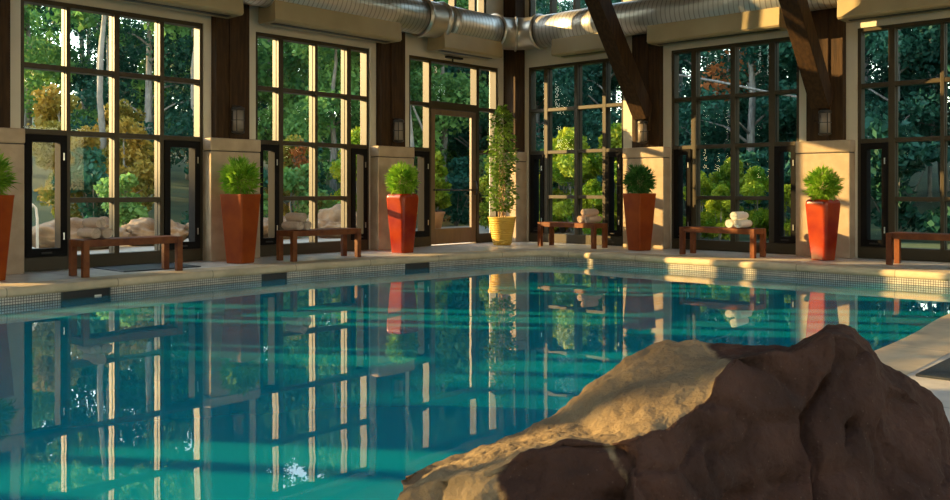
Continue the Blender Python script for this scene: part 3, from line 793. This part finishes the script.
def planter(kind, label, loc, scale=1.0, leaf='blade', glaze='glaze', rz=0.0, seed=1, r=.25):
    root = thing('potted_shrub', label, 'planter', loc, rz, 'tall orange planters with bushy shrubs')
    if kind == 'straight':
        prof = [(.135, .03, 0), (.140, .032, .01), (.172, .030, .5), (.198, .028, .90), (.203, .028, .935), (.200, .026, .945), (.182, .024, .945), (.178, .022, .90)]
    else:
        prof = [(.130, .04, 0), (.136, .045, .01), (.170, .05, .45), (.190, .055, .74), (.200, .06, .86), (.196, .07, .91), (.180, .08, .94), (.168, .08, .94), (.165, .08, .90)]
    loft(prof).build('planter_pot', M[glaze], root, smooth='auto')
    top = prof[-1]
    m = MB(); m.add([(x, y, .885) for x, y in rsq(top[0]+.006, top[1])], [tuple(range(24))]); m.build('soil', M['soil'], root)
    m = MB(); rng = random.Random(seed)
    for k in range(14):
        a = rng.uniform(0, 2*PI); q = rng.uniform(0, .1)
        m.tube([(q*math.cos(a), q*math.sin(a), .87), (q*1.3*math.cos(a), q*1.3*math.sin(a), 1.0), (q*2*math.cos(a), q*2*math.sin(a), 1.16)], .005, 5)
    m.build('stems', M['stem'], root)
    blades(seed, 1900, r*1.24, 1.15, leaf).build('foliage', M[leaf], root)
    root.scale = (scale,)*3
    return root
planter('straight', 'orange planter cut off by the photo edge, beside the boulder window', (3.62, 10.62, 0), seed=4, rz=.42)
planter('straight', 'straight-sided orange planter between the two benches with sand towels on the long wall', (6.88, 10.70, 0), seed=5, rz=.28)
planter('shouldered', 'rounded orange-red planter in front of the pier next to the glazed door', (9.76, 10.55, 0), glaze='glaze_red', seed=6, rz=.07)
planter('straight', 'straight-sided orange planter with the darkest plant, beneath the all-dark brace', (12.82, 8.08, 0), leaf='blade_dark', seed=7, rz=-.19, r=.24)
planter('shouldered', 'glossy red planter in front of the broad sunlit pier', (12.78, 5.01, 0), scale=.92, glaze='glaze_red', seed=8, rz=-.23, r=.26)

# the tall ficus in the ribbed yellow pot
def ficus():
    root = thing('potted_tree', 'tall slim potted tree in a ribbed yellow pot in the corner', 'potted plant', (12.34, 10.68, 0))
    prof = [(.145, 0), (.160, .012)]
    for k in range(11):
        z = .03+k*.04; r = .165+.078*(z/.47); prof += [(r, z), (r+.009, z+.014), (r+.009, z+.026), (r+.001, z+.037)]
    prof += [(.258, .485), (.263, .505), (.248, .512), (.234, .50), (.23, .45)]
    m = MB(); m.lathe(prof, seg=40); m.build('ribbed_pot', M['yellow'], root, smooth=True)
    m = MB(); m.lathe([(.222, .44), (.221, .445)], seg=30); m.build('soil', M['soil'], root)
    for k in range(4):
        a0 = k*PI/2; m = MB()
        m.tube([(.06*math.cos(a0+z*4.5)*(1-.15*z), .06*math.sin(a0+z*4.5)*(1-.15*z), .42+z*1.05) for z in [i/14 for i in range(15)]], [.016-.006*i/14 for i in range(15)], 8)
        m.build('stem', M['stem'], root, smooth=True)
    rng = random.Random(11); m = MB()
    for i in range(2700):
        t = rng.random(); z = .62+t*1.92
        env = (.25 if z < 1.55 else (.27 if z < 2.02 else .18))*(1.0 if z < 2.3 else max(.25, (2.56-z)/.26))
        env *= (1+.25*math.sin(z*9)+.15*math.sin(z*23+1))
        if rng.random() < .5+.5*math.sin(z*13+2.2*math.sin(z*5)): env *= .72
        if 1.58 < z < 1.72: env *= .7
        a = rng.uniform(0, 2*PI); rr = env*math.sqrt(rng.uniform(.12, 1))
        c = Vector((rr*math.cos(a), rr*math.sin(a), z))
        d = Vector((math.cos(a)+rng.uniform(-.6, .6), math.sin(a)+rng.uniform(-.6, .6), rng.uniform(-.8, .3))).normalized()
        s = d.cross(Vector((rng.uniform(-1, 1), rng.uniform(-1, 1), 1))).normalized(); L = rng.uniform(.055, .095); w = L*.26
        m.add([c, c+d*L*.45+s*w, c+d*L, c+d*L*.45-s*w], [(0, 1, 2, 3)])
    m.build('foliage', M['ficus'], root)
ficus()

# ------------------------------------------------------------------ the big rock
FW = Vector((.736, .677, 0)).normalized(); RT = Vector((FW.y, -FW.x, 0))
def big_rock():
    f = 897.0
    def P3(px, py, D):
        return Vector(((px-475)/f*D, D, 1-(py-190)/f*D))    # lateral, distance, height
    # columns of the survey: ridge line and front edge of the flat top
    sil = [(404, 476, 2.75), (440, 460, 2.95), (475, 449, 3.05), (510, 437, 3.1), (545, 418, 3.15), (575, 398, 3.2), (605, 374, 3.25), (630, 355, 3.3), (655, 345, 3.35), (690, 340, 3.4),
           (725, 343, 3.4), (760, 346, 3.35), (790, 347, 3.3), (808, 335, 3.2), (828, 324, 3.15), (850, 328, 3.12), (868, 342, 3.08), (885, 364, 3.02), (912, 378, 2.98), (938, 401, 2.92), (949, 428, 2.86), (962, 470, 2.82), (985, 520, 2.75)]
    cr = [(403, 492, 2.62), (440, 480, 2.58), (490, 470, 2.58), (530, 452, 2.58), (562, 441, 2.58), (606, 441, 2.58), (634, 436, 2.6), (672, 424, 2.62), (694, 411, 2.66), (708, 395, 2.72),
          (719, 372, 2.82), (736, 354, 2.95), (778, 353, 3.05), (800, 349, 3.03), (826, 335, 3.0), (850, 340, 2.97), (868, 354, 2.93), (884, 376, 2.88), (908, 392, 2.82), (932, 416, 2.78), (940, 440, 2.74), (952, 480, 2.7), (975, 530, 2.62)]
    def ss(a, b, x):
        t = min(1, max(0, (x-a)/(b-a))); return t*t*(3-2*t)
    cols = []
    for k, (s, c) in enumerate(zip(sil, cr)):
        if k >= 2: c = (c[0], c[1], 2.50+(c[0]-490)/470*.50+.17*ss(675, 750, c[0])-.075*ss(606, 634, c[0])+.04*ss(640, 680, c[0]))
        if k >= 9: s = (s[0], s[1], max(s[2], c[2]+.16))
        S, C = P3(*s), P3(*c); u = k/(len(sil)-1)
        b0 = Vector((C.x-.02, C.y-.24+.03*math.sin(k*1.3), -.04)); b1 = Vector((C.x-.01, C.y-.10, C.z*.60)); b2 = Vector((C.x, C.y-.025, C.z-.03))
        if k <= 1: b0 = Vector((C.x-.05, 2.45, -.22)); b1 = Vector((C.x-.03, 2.53, C.z*.4)); b2 = Vector((C.x-.01, 2.57, C.z-.03))
        T1 = C.lerp(S, .35); T2 = C.lerp(S, .7); lift = .018*math.sin(k*.9); T1.z += lift-.006; T2.z += -.008+lift*.5
        B1 = Vector((S.x+.02, S.y+.22, max(S.z-.16, -.15))); B2 = Vector((S.x, S.y+.42, -.25))
        if k < 5: B2 = Vector((S.x+.1, S.y+.15, -.3)); B1 = Vector((S.x+.04, S.y+.07, S.z-.12))
        cols.append([b0, b1, b2, C, T1, T2, S, B1, B2])
    A = np.array([[tuple(p) for p in c] for c in cols])      # (cols, rows, 3)
    def interp(A, k, axis):
        A = np.moveaxis(A, axis, 0); n = len(A); out = []
        for i in range(n-1):
            a, b, c, d = A[max(i-1, 0)], A[i], A[i+1], A[min(i+2, n-1)]
            for j in range(k):
                t = j/k
                out.append(0.5*((2*b)+(c-a)*t*.7+(0)*t)+0 if False else ((1-t)*b+t*c)*.45+.55*0.5*((2*b)+(c-a)*t+(2*a-5*b+4*c-d)*t*t+(3*b-a-3*c+d)*t**3))
        out.append(A[-1]); return np.moveaxis(np.array(out), 0, axis)
    G = interp(interp(A, 9, 0), 12, 1)
    nc, nr = G.shape[:2]
    V = G.copy()
    du = np.gradient(G, axis=0); dv = np.gradient(G, axis=1); nrm = np.cross(du, dv); nrm /= (np.linalg.norm(nrm, axis=2, keepdims=True)+1e-9)
    shade_map = np.zeros((nc, nr))
    def seg_d(p, pts):
        best = 9
        for (a, b) in zip(pts[:-1], pts[1:]):
            a = np.array(a); b = np.array(b); t = np.clip(np.dot(p-a, b-a)/np.dot(b-a, b-a), 0, 1); best = min(best, np.linalg.norm(p-a-t*(b-a)))
        return best
    cracks = [[(1.16, .39), (1.12, .34), (1.06, .28), (1.07, .15), (1.05, -.05)], [(.69, .07), (.84, .09), (.96, .12), (1.22, .14)], [(1.20, .20), (1.235, .25)], [(.385, .15), (.40, .07), (.41, -.05)]]
    for i in range(nc):
        for j in range(nr):
            p = G[i, j]; q = Vector(p)
            row = j/12.0
            a = noise.fractal(q*5.0, 1.0, 2.0, 5)*.017+noise.fractal(q*16.0, .8, 2.0, 5)*.008
            vd = noise.voronoi(Vector((q.x*3.2+.6*noise.noise(q*4), q.y*3.2, q.z*4.6)))[0]; e = min(1.0, (vd[1]-vd[0])*5)
            if row < 2.9: a += -.032*(1-e)**2+(noise.cell(Vector((q.x*3.2, q.y*3.2, q.z*4.6)))-.5)*.0+(abs(noise.noise(q*6.5))-.25)*-.030
            elif row < 6: a += -.010*(1-e)**2*(.5+noise.noise(q*3))-.016*abs(noise.noise(Vector((q.x*2.2-q.y*3, q.y*7, q.z*3))))
            dd = min(seg_d(np.array((p[0], p[2])), c) for c in cracks) if row < 3.2 else 9
            a -= .06*math.exp(-(dd/.012)**2)
            V[i, j] = p+nrm[i, j]*a*(1 if nrm[i, j][2] > -5 else 1)
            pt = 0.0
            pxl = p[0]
            pt = 1/(1+math.exp(-(pxl-(.86))/.035)) if row > 3.0 else 1/(1+math.exp(-(pxl-(.07))/.03))  # painted shade: dark front and right top, sunlit slope and water end left tan
            # sun on the low wedge facet painted in as paler stone
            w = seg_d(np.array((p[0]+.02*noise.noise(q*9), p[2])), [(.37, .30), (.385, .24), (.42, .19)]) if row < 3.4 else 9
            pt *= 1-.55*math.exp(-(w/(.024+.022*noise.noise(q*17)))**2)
            shade_map[i, j] = pt
    # face normals must point out: check with the top
    verts = [tuple(FW*v[1]+RT*v[0]+Vector((0, 0, v[2]))) for v in V.reshape(-1, 3)]
    faces = [(i*nr+j, (i+1)*nr+j, (i+1)*nr+j+1, i*nr+j+1) for i in range(nc-1) for j in range(nr-1)]
    faces.append(tuple(range(nr))); faces.append(tuple(range((nc-1)*nr+nr-1, (nc-1)*nr-1, -1)))
    cx = Vector((2.55, 1.75, 0))
    m = MB(); m.add([tuple(Vector(v)-cx) for v in verts], faces)
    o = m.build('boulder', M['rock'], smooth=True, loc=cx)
    at = o.data.attributes.new('painted_shade', 'FLOAT', 'POINT'); at.data.foreach_set('value', shade_map.reshape(-1).astype(np.float32))
    tag(o, 'big brown rock with a sunlit tan slope at the near rim of the pool', 'rock')
big_rock()

# ------------------------------------------------------------------ outside
random.seed(7)
def hill():
    nx, ny = 70, 70; v = []; f = []
    xs = np.linspace(-45, 85, nx); ys = np.linspace(-45, 85, ny)
    for y in ys:
        for x in xs:
            d = max(0, max(x-XR-8, y-YL-8)); z = -.12+ (0 if d <= 0 else min(6.5, .15*d))+(.25*noise.noise(Vector((x*.12, y*.12, 0))) if d > 3 else 0)
            if x < XR+.1 and y < YL+.1: z = -1.6
            v.append((x, y, z))
    for j in range(ny-1):
        for i in range(nx-1): a = j*nx+i; f.append((a, a+1, a+nx+1, a+nx))
    m = MB(); m.add(v, f); o = m.build('ground', M['forest_floor'], smooth=True); struct(o, 'dark green forest ground beyond the windows', 'ground')
hill()
m = MB(); m.box(-13, 30, YL+.23, YL+6.5, -.14, -.05); struct(m.build('terrace', M['patio']), 'pale paved terrace outside the boulder window', 'terrace')

def leaves(rng, blobs, n, size, flat=.0):
    tot = sum(b[3]**2 for b in blobs); V = np.zeros((0, 3)); vs = []; nn = 0
    P = []
    for (x, y, z, r) in blobs:
        k = max(4, int(n*r*r/tot))
        d = rng.normal(size=(k, 3)); d /= np.linalg.norm(d, axis=1, keepdims=True)
        rad = r*(rng.random((k, 1))**.4); p = d*rad*np.array([1, 1, .75])+np.array([x, y, z]); P.append(p)
    P = np.concatenate(P); k = len(P)
    a = rng.normal(size=(k, 3)); a /= np.linalg.norm(a, axis=1, keepdims=True)
    b = np.cross(a, rng.normal(size=(k, 3))); b /= np.linalg.norm(b, axis=1, keepdims=True)
    s = size*(.6+.8*rng.random((k, 1)))
    q = np.stack([P-a*s*.6, P+b*s*.34, P+a*s*.6, P-b*s*.34], 1).reshape(-1, 3)
    f = np.arange(4*k).reshape(-1, 4)
    m = MB(); m.v = [tuple(t) for t in q]; m.f = [tuple(t) for t in f]; return m

def tree_proto(seed, h, crown0, rad, n, size, leafm, barkm, trunk_r, nb=26):
    rng = np.random.default_rng(seed); rr = random.Random(seed)
    root = thing('tree', '', 'tree')
    pts = []; x = y = 0
    for i in range(9):
        pts.append((x, y, h*.92*i/8)); x += rr.uniform(-.12, .12); y += rr.uniform(-.12, .12)
    m = MB(); m.tube(pts, [trunk_r*(1-.8*i/8) for i in range(9)], 9); blobs = []
    for k in range(nb):
        t = rr.random(); z = crown0+(h-crown0)*t; q = rr.uniform(0, 2*PI)
        rm = rad*(1-.55*t)*(.35+.65*rr.random()); br = rad*(.24+.2*rr.random())
        i = min(8, int(z/h*8.7)); bx, by, bz = pts[i]
        ex, ey = bx+rm*math.cos(q), by+rm*math.sin(q)
        blobs.append((ex, ey, z, br))
        if k % 2 == 0: m.tube([(bx, by, max(.3, z-rm*.5)), ((bx+ex)/2, (by+ey)/2, z-rm*.15), (ex, ey, z)], [trunk_r*.28, trunk_r*.2, trunk_r*.08], 5)
    m.build('trunk', barkm, root, smooth=True)
    leaves(rng, blobs, n, size).build('crown', leafm, root)
    return root
def shrub_proto(seed, h, rad, n, size, leafm, name='shrub'):
    rng = np.random.default_rng(seed); rr = random.Random(seed)
    root = thing(name, '', 'shrub')
    blobs = []; m = MB()
    for k in range(16):
        t = rr.random()**.8; q = rr.uniform(0, 2*PI); rm = rad*rr.random()*(1-.5*t); z = .12*h+.84*h*t
        blobs.append((rm*math.cos(q), rm*math.sin(q), z, rad*(.28+.16*rr.random())))
        if k < 9: m.tube([(0, 0, 0), (rm*.5*math.cos(q), rm*.5*math.sin(q), z*.55), (rm*math.cos(q), rm*math.sin(q), z)], [.02, .014, .005], 5)
    m.build('stems', M['bark'], root); leaves(rng, blobs, n, size).build('foliage', leafm, root)
    return root

TP = {'green': [tree_proto(21, 8.2, 1.6, 2.3, 9500, .16, M['leaf_green'], M['bark'], .15), tree_proto(22, 9.2, 2.2, 2.5, 9500, .16, M['leaf_green'], M['bark'], .17)],
      'deep': [tree_proto(23, 8.6, 1.0, 2.3, 10000, .15, M['leaf_deep'], M['bark'], .16), tree_proto(24, 9.6, 1.6, 2.5, 10000, .15, M['leaf_deep'], M['bark'], .18)],
      'autumn': [tree_proto(25, 4.4, .9, 1.5, 3600, .17, M['leaf_autumn'], M['pale_bark'], .09)],
      'red': [tree_proto(26, 5.6, 3.6, 1.1, 900, .15, M['leaf_red'], M['bark'], .07)],
      'pale': [tree_proto(27, 9.0, 5.0, 1.6, 1500, .2, M['leaf_green'], M['pale_bark'], .10, 16)],
      'bushyellow': [shrub_proto(31, 2.5, .90, 6000, .085, M['leaf_yellow'])],
      'bushgreen': [shrub_proto(32, 1.9, .95, 2200, .14, M['leaf_green'])],
      'bushdeep': [shrub_proto(33, 2.6, 1.2, 2600, .16, M['leaf_deep'])]}
used = {}
def ground_z(x, y):
    d = max(0, max(x-XR-8, y-YL-8)); return -.12+min(6.5, .15*d)
def plant(kind, x, y, label, group, s=1.0, sz=None, z=None):
    k = random.randrange(len(TP[kind])); pr = TP[kind][k]
    z = ground_z(x, y)-.05 if z is None else z
    sc = (s, s, sz or s)
    key = (kind, k)
    if key not in used:
        used[key] = 1; o = pr; o.location = (x, y, z); o.rotation_euler = (0, 0, random.uniform(0, 6)); o.scale = sc; o['label'] = label; o['group'] = group
        return o
    return dup(pr, (x, y, z), random.uniform(0, 6), label, group, sc)

# forest behind the door wall: three ranks of trees
ctr = 0
for y, x0, x1, st, g0, g1 in ((21.0, 15.8, 27, 2.2, 0, 0), (25.5, 13.2, 34, 2.4, 0, 0), (30.5, 9.5, 42, 2.7, 0, 0), (36, 10, 50, 2.9, 0, 0), (43, 12, 60, 3.6, 0, 0)):
    x = x0
    while x < x1:
        kd = random.choice(['green', 'green', 'deep'])
        plant(kd, x+random.uniform(-.7, .7), y+random.uniform(-1, 1), 'tall leafy green tree in the wood beyond the door wall' if kd == 'green' else 'tall dark green tree in the wood beyond the door wall',
              'green trees beyond the door wall' if kd == 'green' else 'dark trees beyond the door wall', random.uniform(.8, 1.1))
        x += st
# forest behind the sunlit wall
for x, y0, y1, st in ((23.5, -9, 20, 2.3), (28.0, -12, 25, 2.5), (33.5, 0, 30, 2.7), (40, 0, 37, 3.2)):
    y = y0
    while y < y1:
        plant('deep', x+random.uniform(-1, 1), y+random.uniform(-.7, .7), 'dark green tree in the wood beyond the wall with white towels', 'dark trees beyond the towel wall', random.uniform(.78, 1.02))
        y += st
for k in range(16):  # added out-of-view trees that keep bright low sky out of the panes
    plant('deep', -46+2.9*k, 50+6*math.sin(k*1.7)+k*.4, 'added distant dark tree screening the low sky from the panes', 'added skyline trees out of view', random.uniform(.62, .78))
for k in range(17):
    plant('deep', -47+2.9*k, 56+5*math.sin(k*1.3)+k*.4, 'added distant dark tree screening the low sky from the panes', 'added skyline trees out of view', random.uniform(.66, .8))
for k in range(14):
    plant('deep', -50+2*math.sin(k*1.9), 14+2.7*k, 'added distant dark tree screening the low sky from the panes', 'added skyline trees out of view', random.uniform(.62, .78))
    plant('deep', -55+2*math.sin(k*1.2), 15+2.8*k, 'added distant dark tree screening the low sky from the panes', 'added skyline trees out of view', random.uniform(.66, .82))
# autumn trees and pale trunks seen through the boulder window
for x, y, s in ((8.7, 19.6, .55), (10.0, 20.6, .60), (9.3, 22.0, .72), (11.2, 22.6, .66)):
    plant('autumn', x, y, 'small golden autumn tree behind the boulders', 'golden trees behind the boulders', s)
for x, y in ((9.9, 21.4), (11.3, 24.6), (13.6, 23.6), (12.9, 27.5)):
    plant('pale', x, y, 'slim pale-trunked tree behind the boulders', 'pale trunks behind the boulders', random.uniform(.9, 1.1))
plant('pale', 15.9, 19.5, 'pale-trunked tree seen through the yellow-shrub window', 'pale trunks behind the yellow shrub')
plant('pale', 17.0, 18.2, 'pale-trunked tree seen through the yellow-shrub window', 'pale trunks behind the yellow shrub', 1.05)
plant('pale', -11.5, 21.4, 'added unseen airy tree dappling the rock, outside the long window wall', 'added unseen shade trees', 1.0)  # unseen tree added to throw dappled shade on the rock
plant('red', 13.3, 18.4, 'thin russet sapling behind the yellow shrub by the door', 'russet trees', .42)
plant('autumn', 13.6, 18.6, 'low orange shrub-like tree beside the yellow shrub', 'orange trees', .55)
plant('pale', 27.0, 7.6, 'pale-trunked tree in the dark wood beyond the end window', 'pale trunks beyond the end window', .6, 1.0)
plant('red', 24.0, 12.2, 'thin russet tree in the wood beyond the white towels', 'russet trees', 1.0)
# shrubs
plant('bushyellow', 14.2, 17.0, 'bright yellow-green shrub outside the window beside the door', 'yellow shrubs by the door wall', 1.05)
plant('bushyellow', 15.0, 16.6, 'bright yellow-green shrub outside the window beside the door', 'yellow shrubs by the door wall', .85)
plant('bushgreen', 12.9, 17.2, 'low green shrub outside the yellow-shrub window', 'green shrubs by the door wall', .9)
plant('bushgreen', 11.6, 17.6, 'low green shrub outside the yellow-shrub window', 'green shrubs by the door wall', .8)
plant('bushgreen', 8.4, 17.2, 'low green shrub behind the boulders', 'green shrubs by the boulders', .75)
for k in range(9):
    plant('bushdeep', 9+k*2.6+random.uniform(-.5, .5), 18.9+random.uniform(-.5, .8), 'dark shrub under the trees beyond the door wall', 'undergrowth beyond the door wall', random.uniform(.8, 1.1))
for k in range(9):
    plant('bushdeep', 21.0+random.uniform(-.6, .6), 2.5+k*2.0+random.uniform(-.4, .4), 'dark shrub under the trees beyond the towel wall', 'undergrowth beyond the towel wall', random.uniform(.8, 1.1))
for x, y, s in ((17.4, 14.3, .95), (17.8, 13.4, 1.05), (17.2, 12.6, .98), (17.9, 11.9, 1.0), (18.3, 15.2, 1.0), (17.6, 11.2, .9), (17.1, 15.0, .8), (18.8, 13.9, 1.05), (18.9, 12.5, 1.1), (17.0, 13.4, .6), (16.9, 11.9, .55)):
    plant('bushyellow', x, y, 'sunlit yellow-green shrub outside the window beside the yellow pot', 'sunlit shrubs beyond the corner', s)
for x, y, s in ((18.5, 10.0, .62), (19.2, 9.0, .66), (19.0, 8.3, .5), (18.2, 9.4, .5), (19.6, 9.9, .75)):
    plant('bushyellow', x, y, 'yellow-green shrub in half shade beyond the bench with white towels', 'half-shaded shrubs beyond the white towels', s)
# the plant in the terracotta pot outside the door
r = thing('terracotta_planter', 'bushy shrub in a terracotta pot outside the glazed door', 'planter', (17.2, 17.35, -.06))
m = MB(); m.lathe([(.2, 0), (.29, .40), (.32, .42), (.32, .48), (.29, .48), (.28, .42)], seg=28); m.build('terracotta_pot', M['terracotta'], r, smooth='auto')
rng = np.random.default_rng(5)
bl = [(.30*math.cos(k*2.4)*(1-k/30), .30*math.sin(k*2.4)*(1-k/30), .75+k*.085, .26-.006*k) for k in range(18)]
leaves(rng, bl, 2600, .12).build('foliage', M['leaf_yellow'], r)
m = MB(); [m.tube([(0, 0, .4), (b[0]*.5, b[1]*.5, b[2]*.7), b[:3]], [.02, .012, .005], 5) for b in bl[::3]]; m.build('stems', M['bark'], r)
r.scale = (1, 1, .98)

# leaning and fallen pale trunks
m = MB(); m.tube([(17.3, 19.4, 5.6), (17.9, 19.3, 4.1), (18.7, 19.2, 2.6), (19.6, 19.0, 1.0), (19.8, 19.0, -.1)], [.02, .03, .04, .05, .055], 8)
tag(m.build('leaning_trunk', M['pale_bark'], smooth=True), 'thin pale trunk leaning across the view through the glazed door', 'tree')
m = MB(); m.tube([(21.0, 12.15, 4.06), (21.2, 11.0, 3.78), (21.4, 9.8, 3.45), (21.6, 8.7, 3.2), (21.8, 7.4, 2.2), (21.9, 6.8, .2)], [.022, .034, .03, .025, .025, .025], 8)
tag(m.build('broken_branch', M['bark'], smooth=True), 'thin pale bough arching over in the wood beyond the white towels', 'branch')

# boulders outside
def boulder(loc, sx, sy, sz, seed, label, group):
    bm = bmesh.new(); bmesh.ops.create_icosphere(bm, subdivisions=5, radius=1.0)
    off = Vector((seed*3.1, seed*1.7, 0))
    for v in bm.verts:
        p = v.co.copy(); q = 1+.30*noise.noise(p*1.3+off)+.16*noise.noise(p*3.1+off)+.07*noise.noise(p*7+off)
        v.co = Vector((p.x*sx, p.y*sy, (p.z*.5+.45)*2*sz*.55))*q
    me = bpy.data.meshes.new('boulder'); bm.to_mesh(me); bm.free(); me.materials.append(M['boulder'])
    me.polygons.foreach_set('use_smooth', [True]*len(me.polygons))
    o = bpy.data.objects.new('boulder', me); COL.objects.link(o); o.location = loc; tag(o, label, 'rock', group); return o
g = 'tan boulders outside the windows'
boulder((6.95, 16.0, -.1), .85, .6, .52, 1, 'tan boulder outside, behind the pale handrail', g)
boulder((8.5, 16.2, -.1), .65, .55, .46, 2, 'tan boulder outside, directly behind the sand towels by the boulder window', g)
boulder((9.85, 15.9, -.1), .8, .6, .58, 3, 'largest tan boulder outside, in the middle of the boulder window', g)
boulder((11.2, 16.3, -.1), .8, .55, .46, 4, 'tan boulder outside, at the pier end of the boulder window', g)
boulder((12.6, 15.7, -.1), .6, .5, .62, 5, 'tan boulder outside, behind the towels by the yellow-shrub window', g)
boulder((13.9, 15.7, -.1), .75, .5, .58, 6, 'pale boulder outside, under the yellow shrub', g)
m = MB(); m.tube([(5.48, 14.3, -.06), (5.48, 14.3, .55), (5.49, 14.3, .70), (5.53, 14.3, .78), (5.58, 14.3, .72), (5.60, 14.3, .55), (5.60, 14.3, -.06)], .02, 10)
tag(m.build('handrail', M['white_paint'], smooth=True), 'pale curved handrail standing outside the boulder window', 'handrail')

# ------------------------------------------------------------------ light, sky, camera
ELEV = math.radians(12.2); AZ = Vector((.555, -.832, 0)).normalized()
sun = bpy.data.lights.new('sun', 'SUN'); sun.energy = 15.0; sun.angle = math.radians(.5); sun.color = (1.0, .64, .24)
so = bpy.data.objects.new('sun', sun); COL.objects.link(so)
d = Vector((AZ.x*math.cos(ELEV), AZ.y*math.cos(ELEV), -math.sin(ELEV)))
so.rotation_euler = d.to_track_quat('-Z', 'Y').to_euler(); so.location = (-10, 25, 12)

w = bpy.data.worlds.new('sky'); SC.world = w; w.use_nodes = True
nt = w.node_tree; bg = nt.nodes['Background']
sk = nt.nodes.new('ShaderNodeTexSky'); sk.sky_type = 'NISHITA'; sk.sun_disc = False
sk.sun_elevation = math.radians(24); sk.sun_rotation = math.atan2(-AZ.x, -AZ.y)
sk.air_density = 1.0; sk.dust_density = 0.2
tint = nt.nodes.new('ShaderNodeMix'); tint.data_type = 'RGBA'; tint.blend_type = 'MULTIPLY'
tint.inputs[0].default_value = 1.0; tint.inputs[7].default_value = (1.0, .86, .66, 1)      # warm evening haze
nt.links.new(sk.outputs['Color'], tint.inputs[6]); nt.links.new(tint.outputs[2], bg.inputs['Color']); bg.inputs['Strength'].default_value = 1.25

cam = bpy.data.cameras.new('camera'); co = bpy.data.objects.new('camera', cam); COL.objects.link(co)
cam.sensor_fit = 'HORIZONTAL'; cam.sensor_width = 36; cam.lens = 897/950*36; cam.shift_y = -60/950; cam.clip_start = .05; cam.clip_end = 300
co.location = (0, 0, 1.0)
a = math.atan2(825, 897)
co.rotation_euler = (PI/2, 0, a-PI/2)
SC.camera = co
vs = SC.view_settings; vs.view_transform = 'Standard'; vs.look = 'None'; vs.gamma = 1; vs.use_curve_mapping = False; vs.exposure = 0.0
SC.cycles.max_bounces = 10; SC.cycles.transparent_max_bounces = 24; SC.cycles.diffuse_bounces = 4; SC.cycles.glossy_bounces = 4
SC.cycles.sample_clamp_indirect = 6.0; SC.cycles.caustics_reflective = False; SC.cycles.caustics_refractive = False
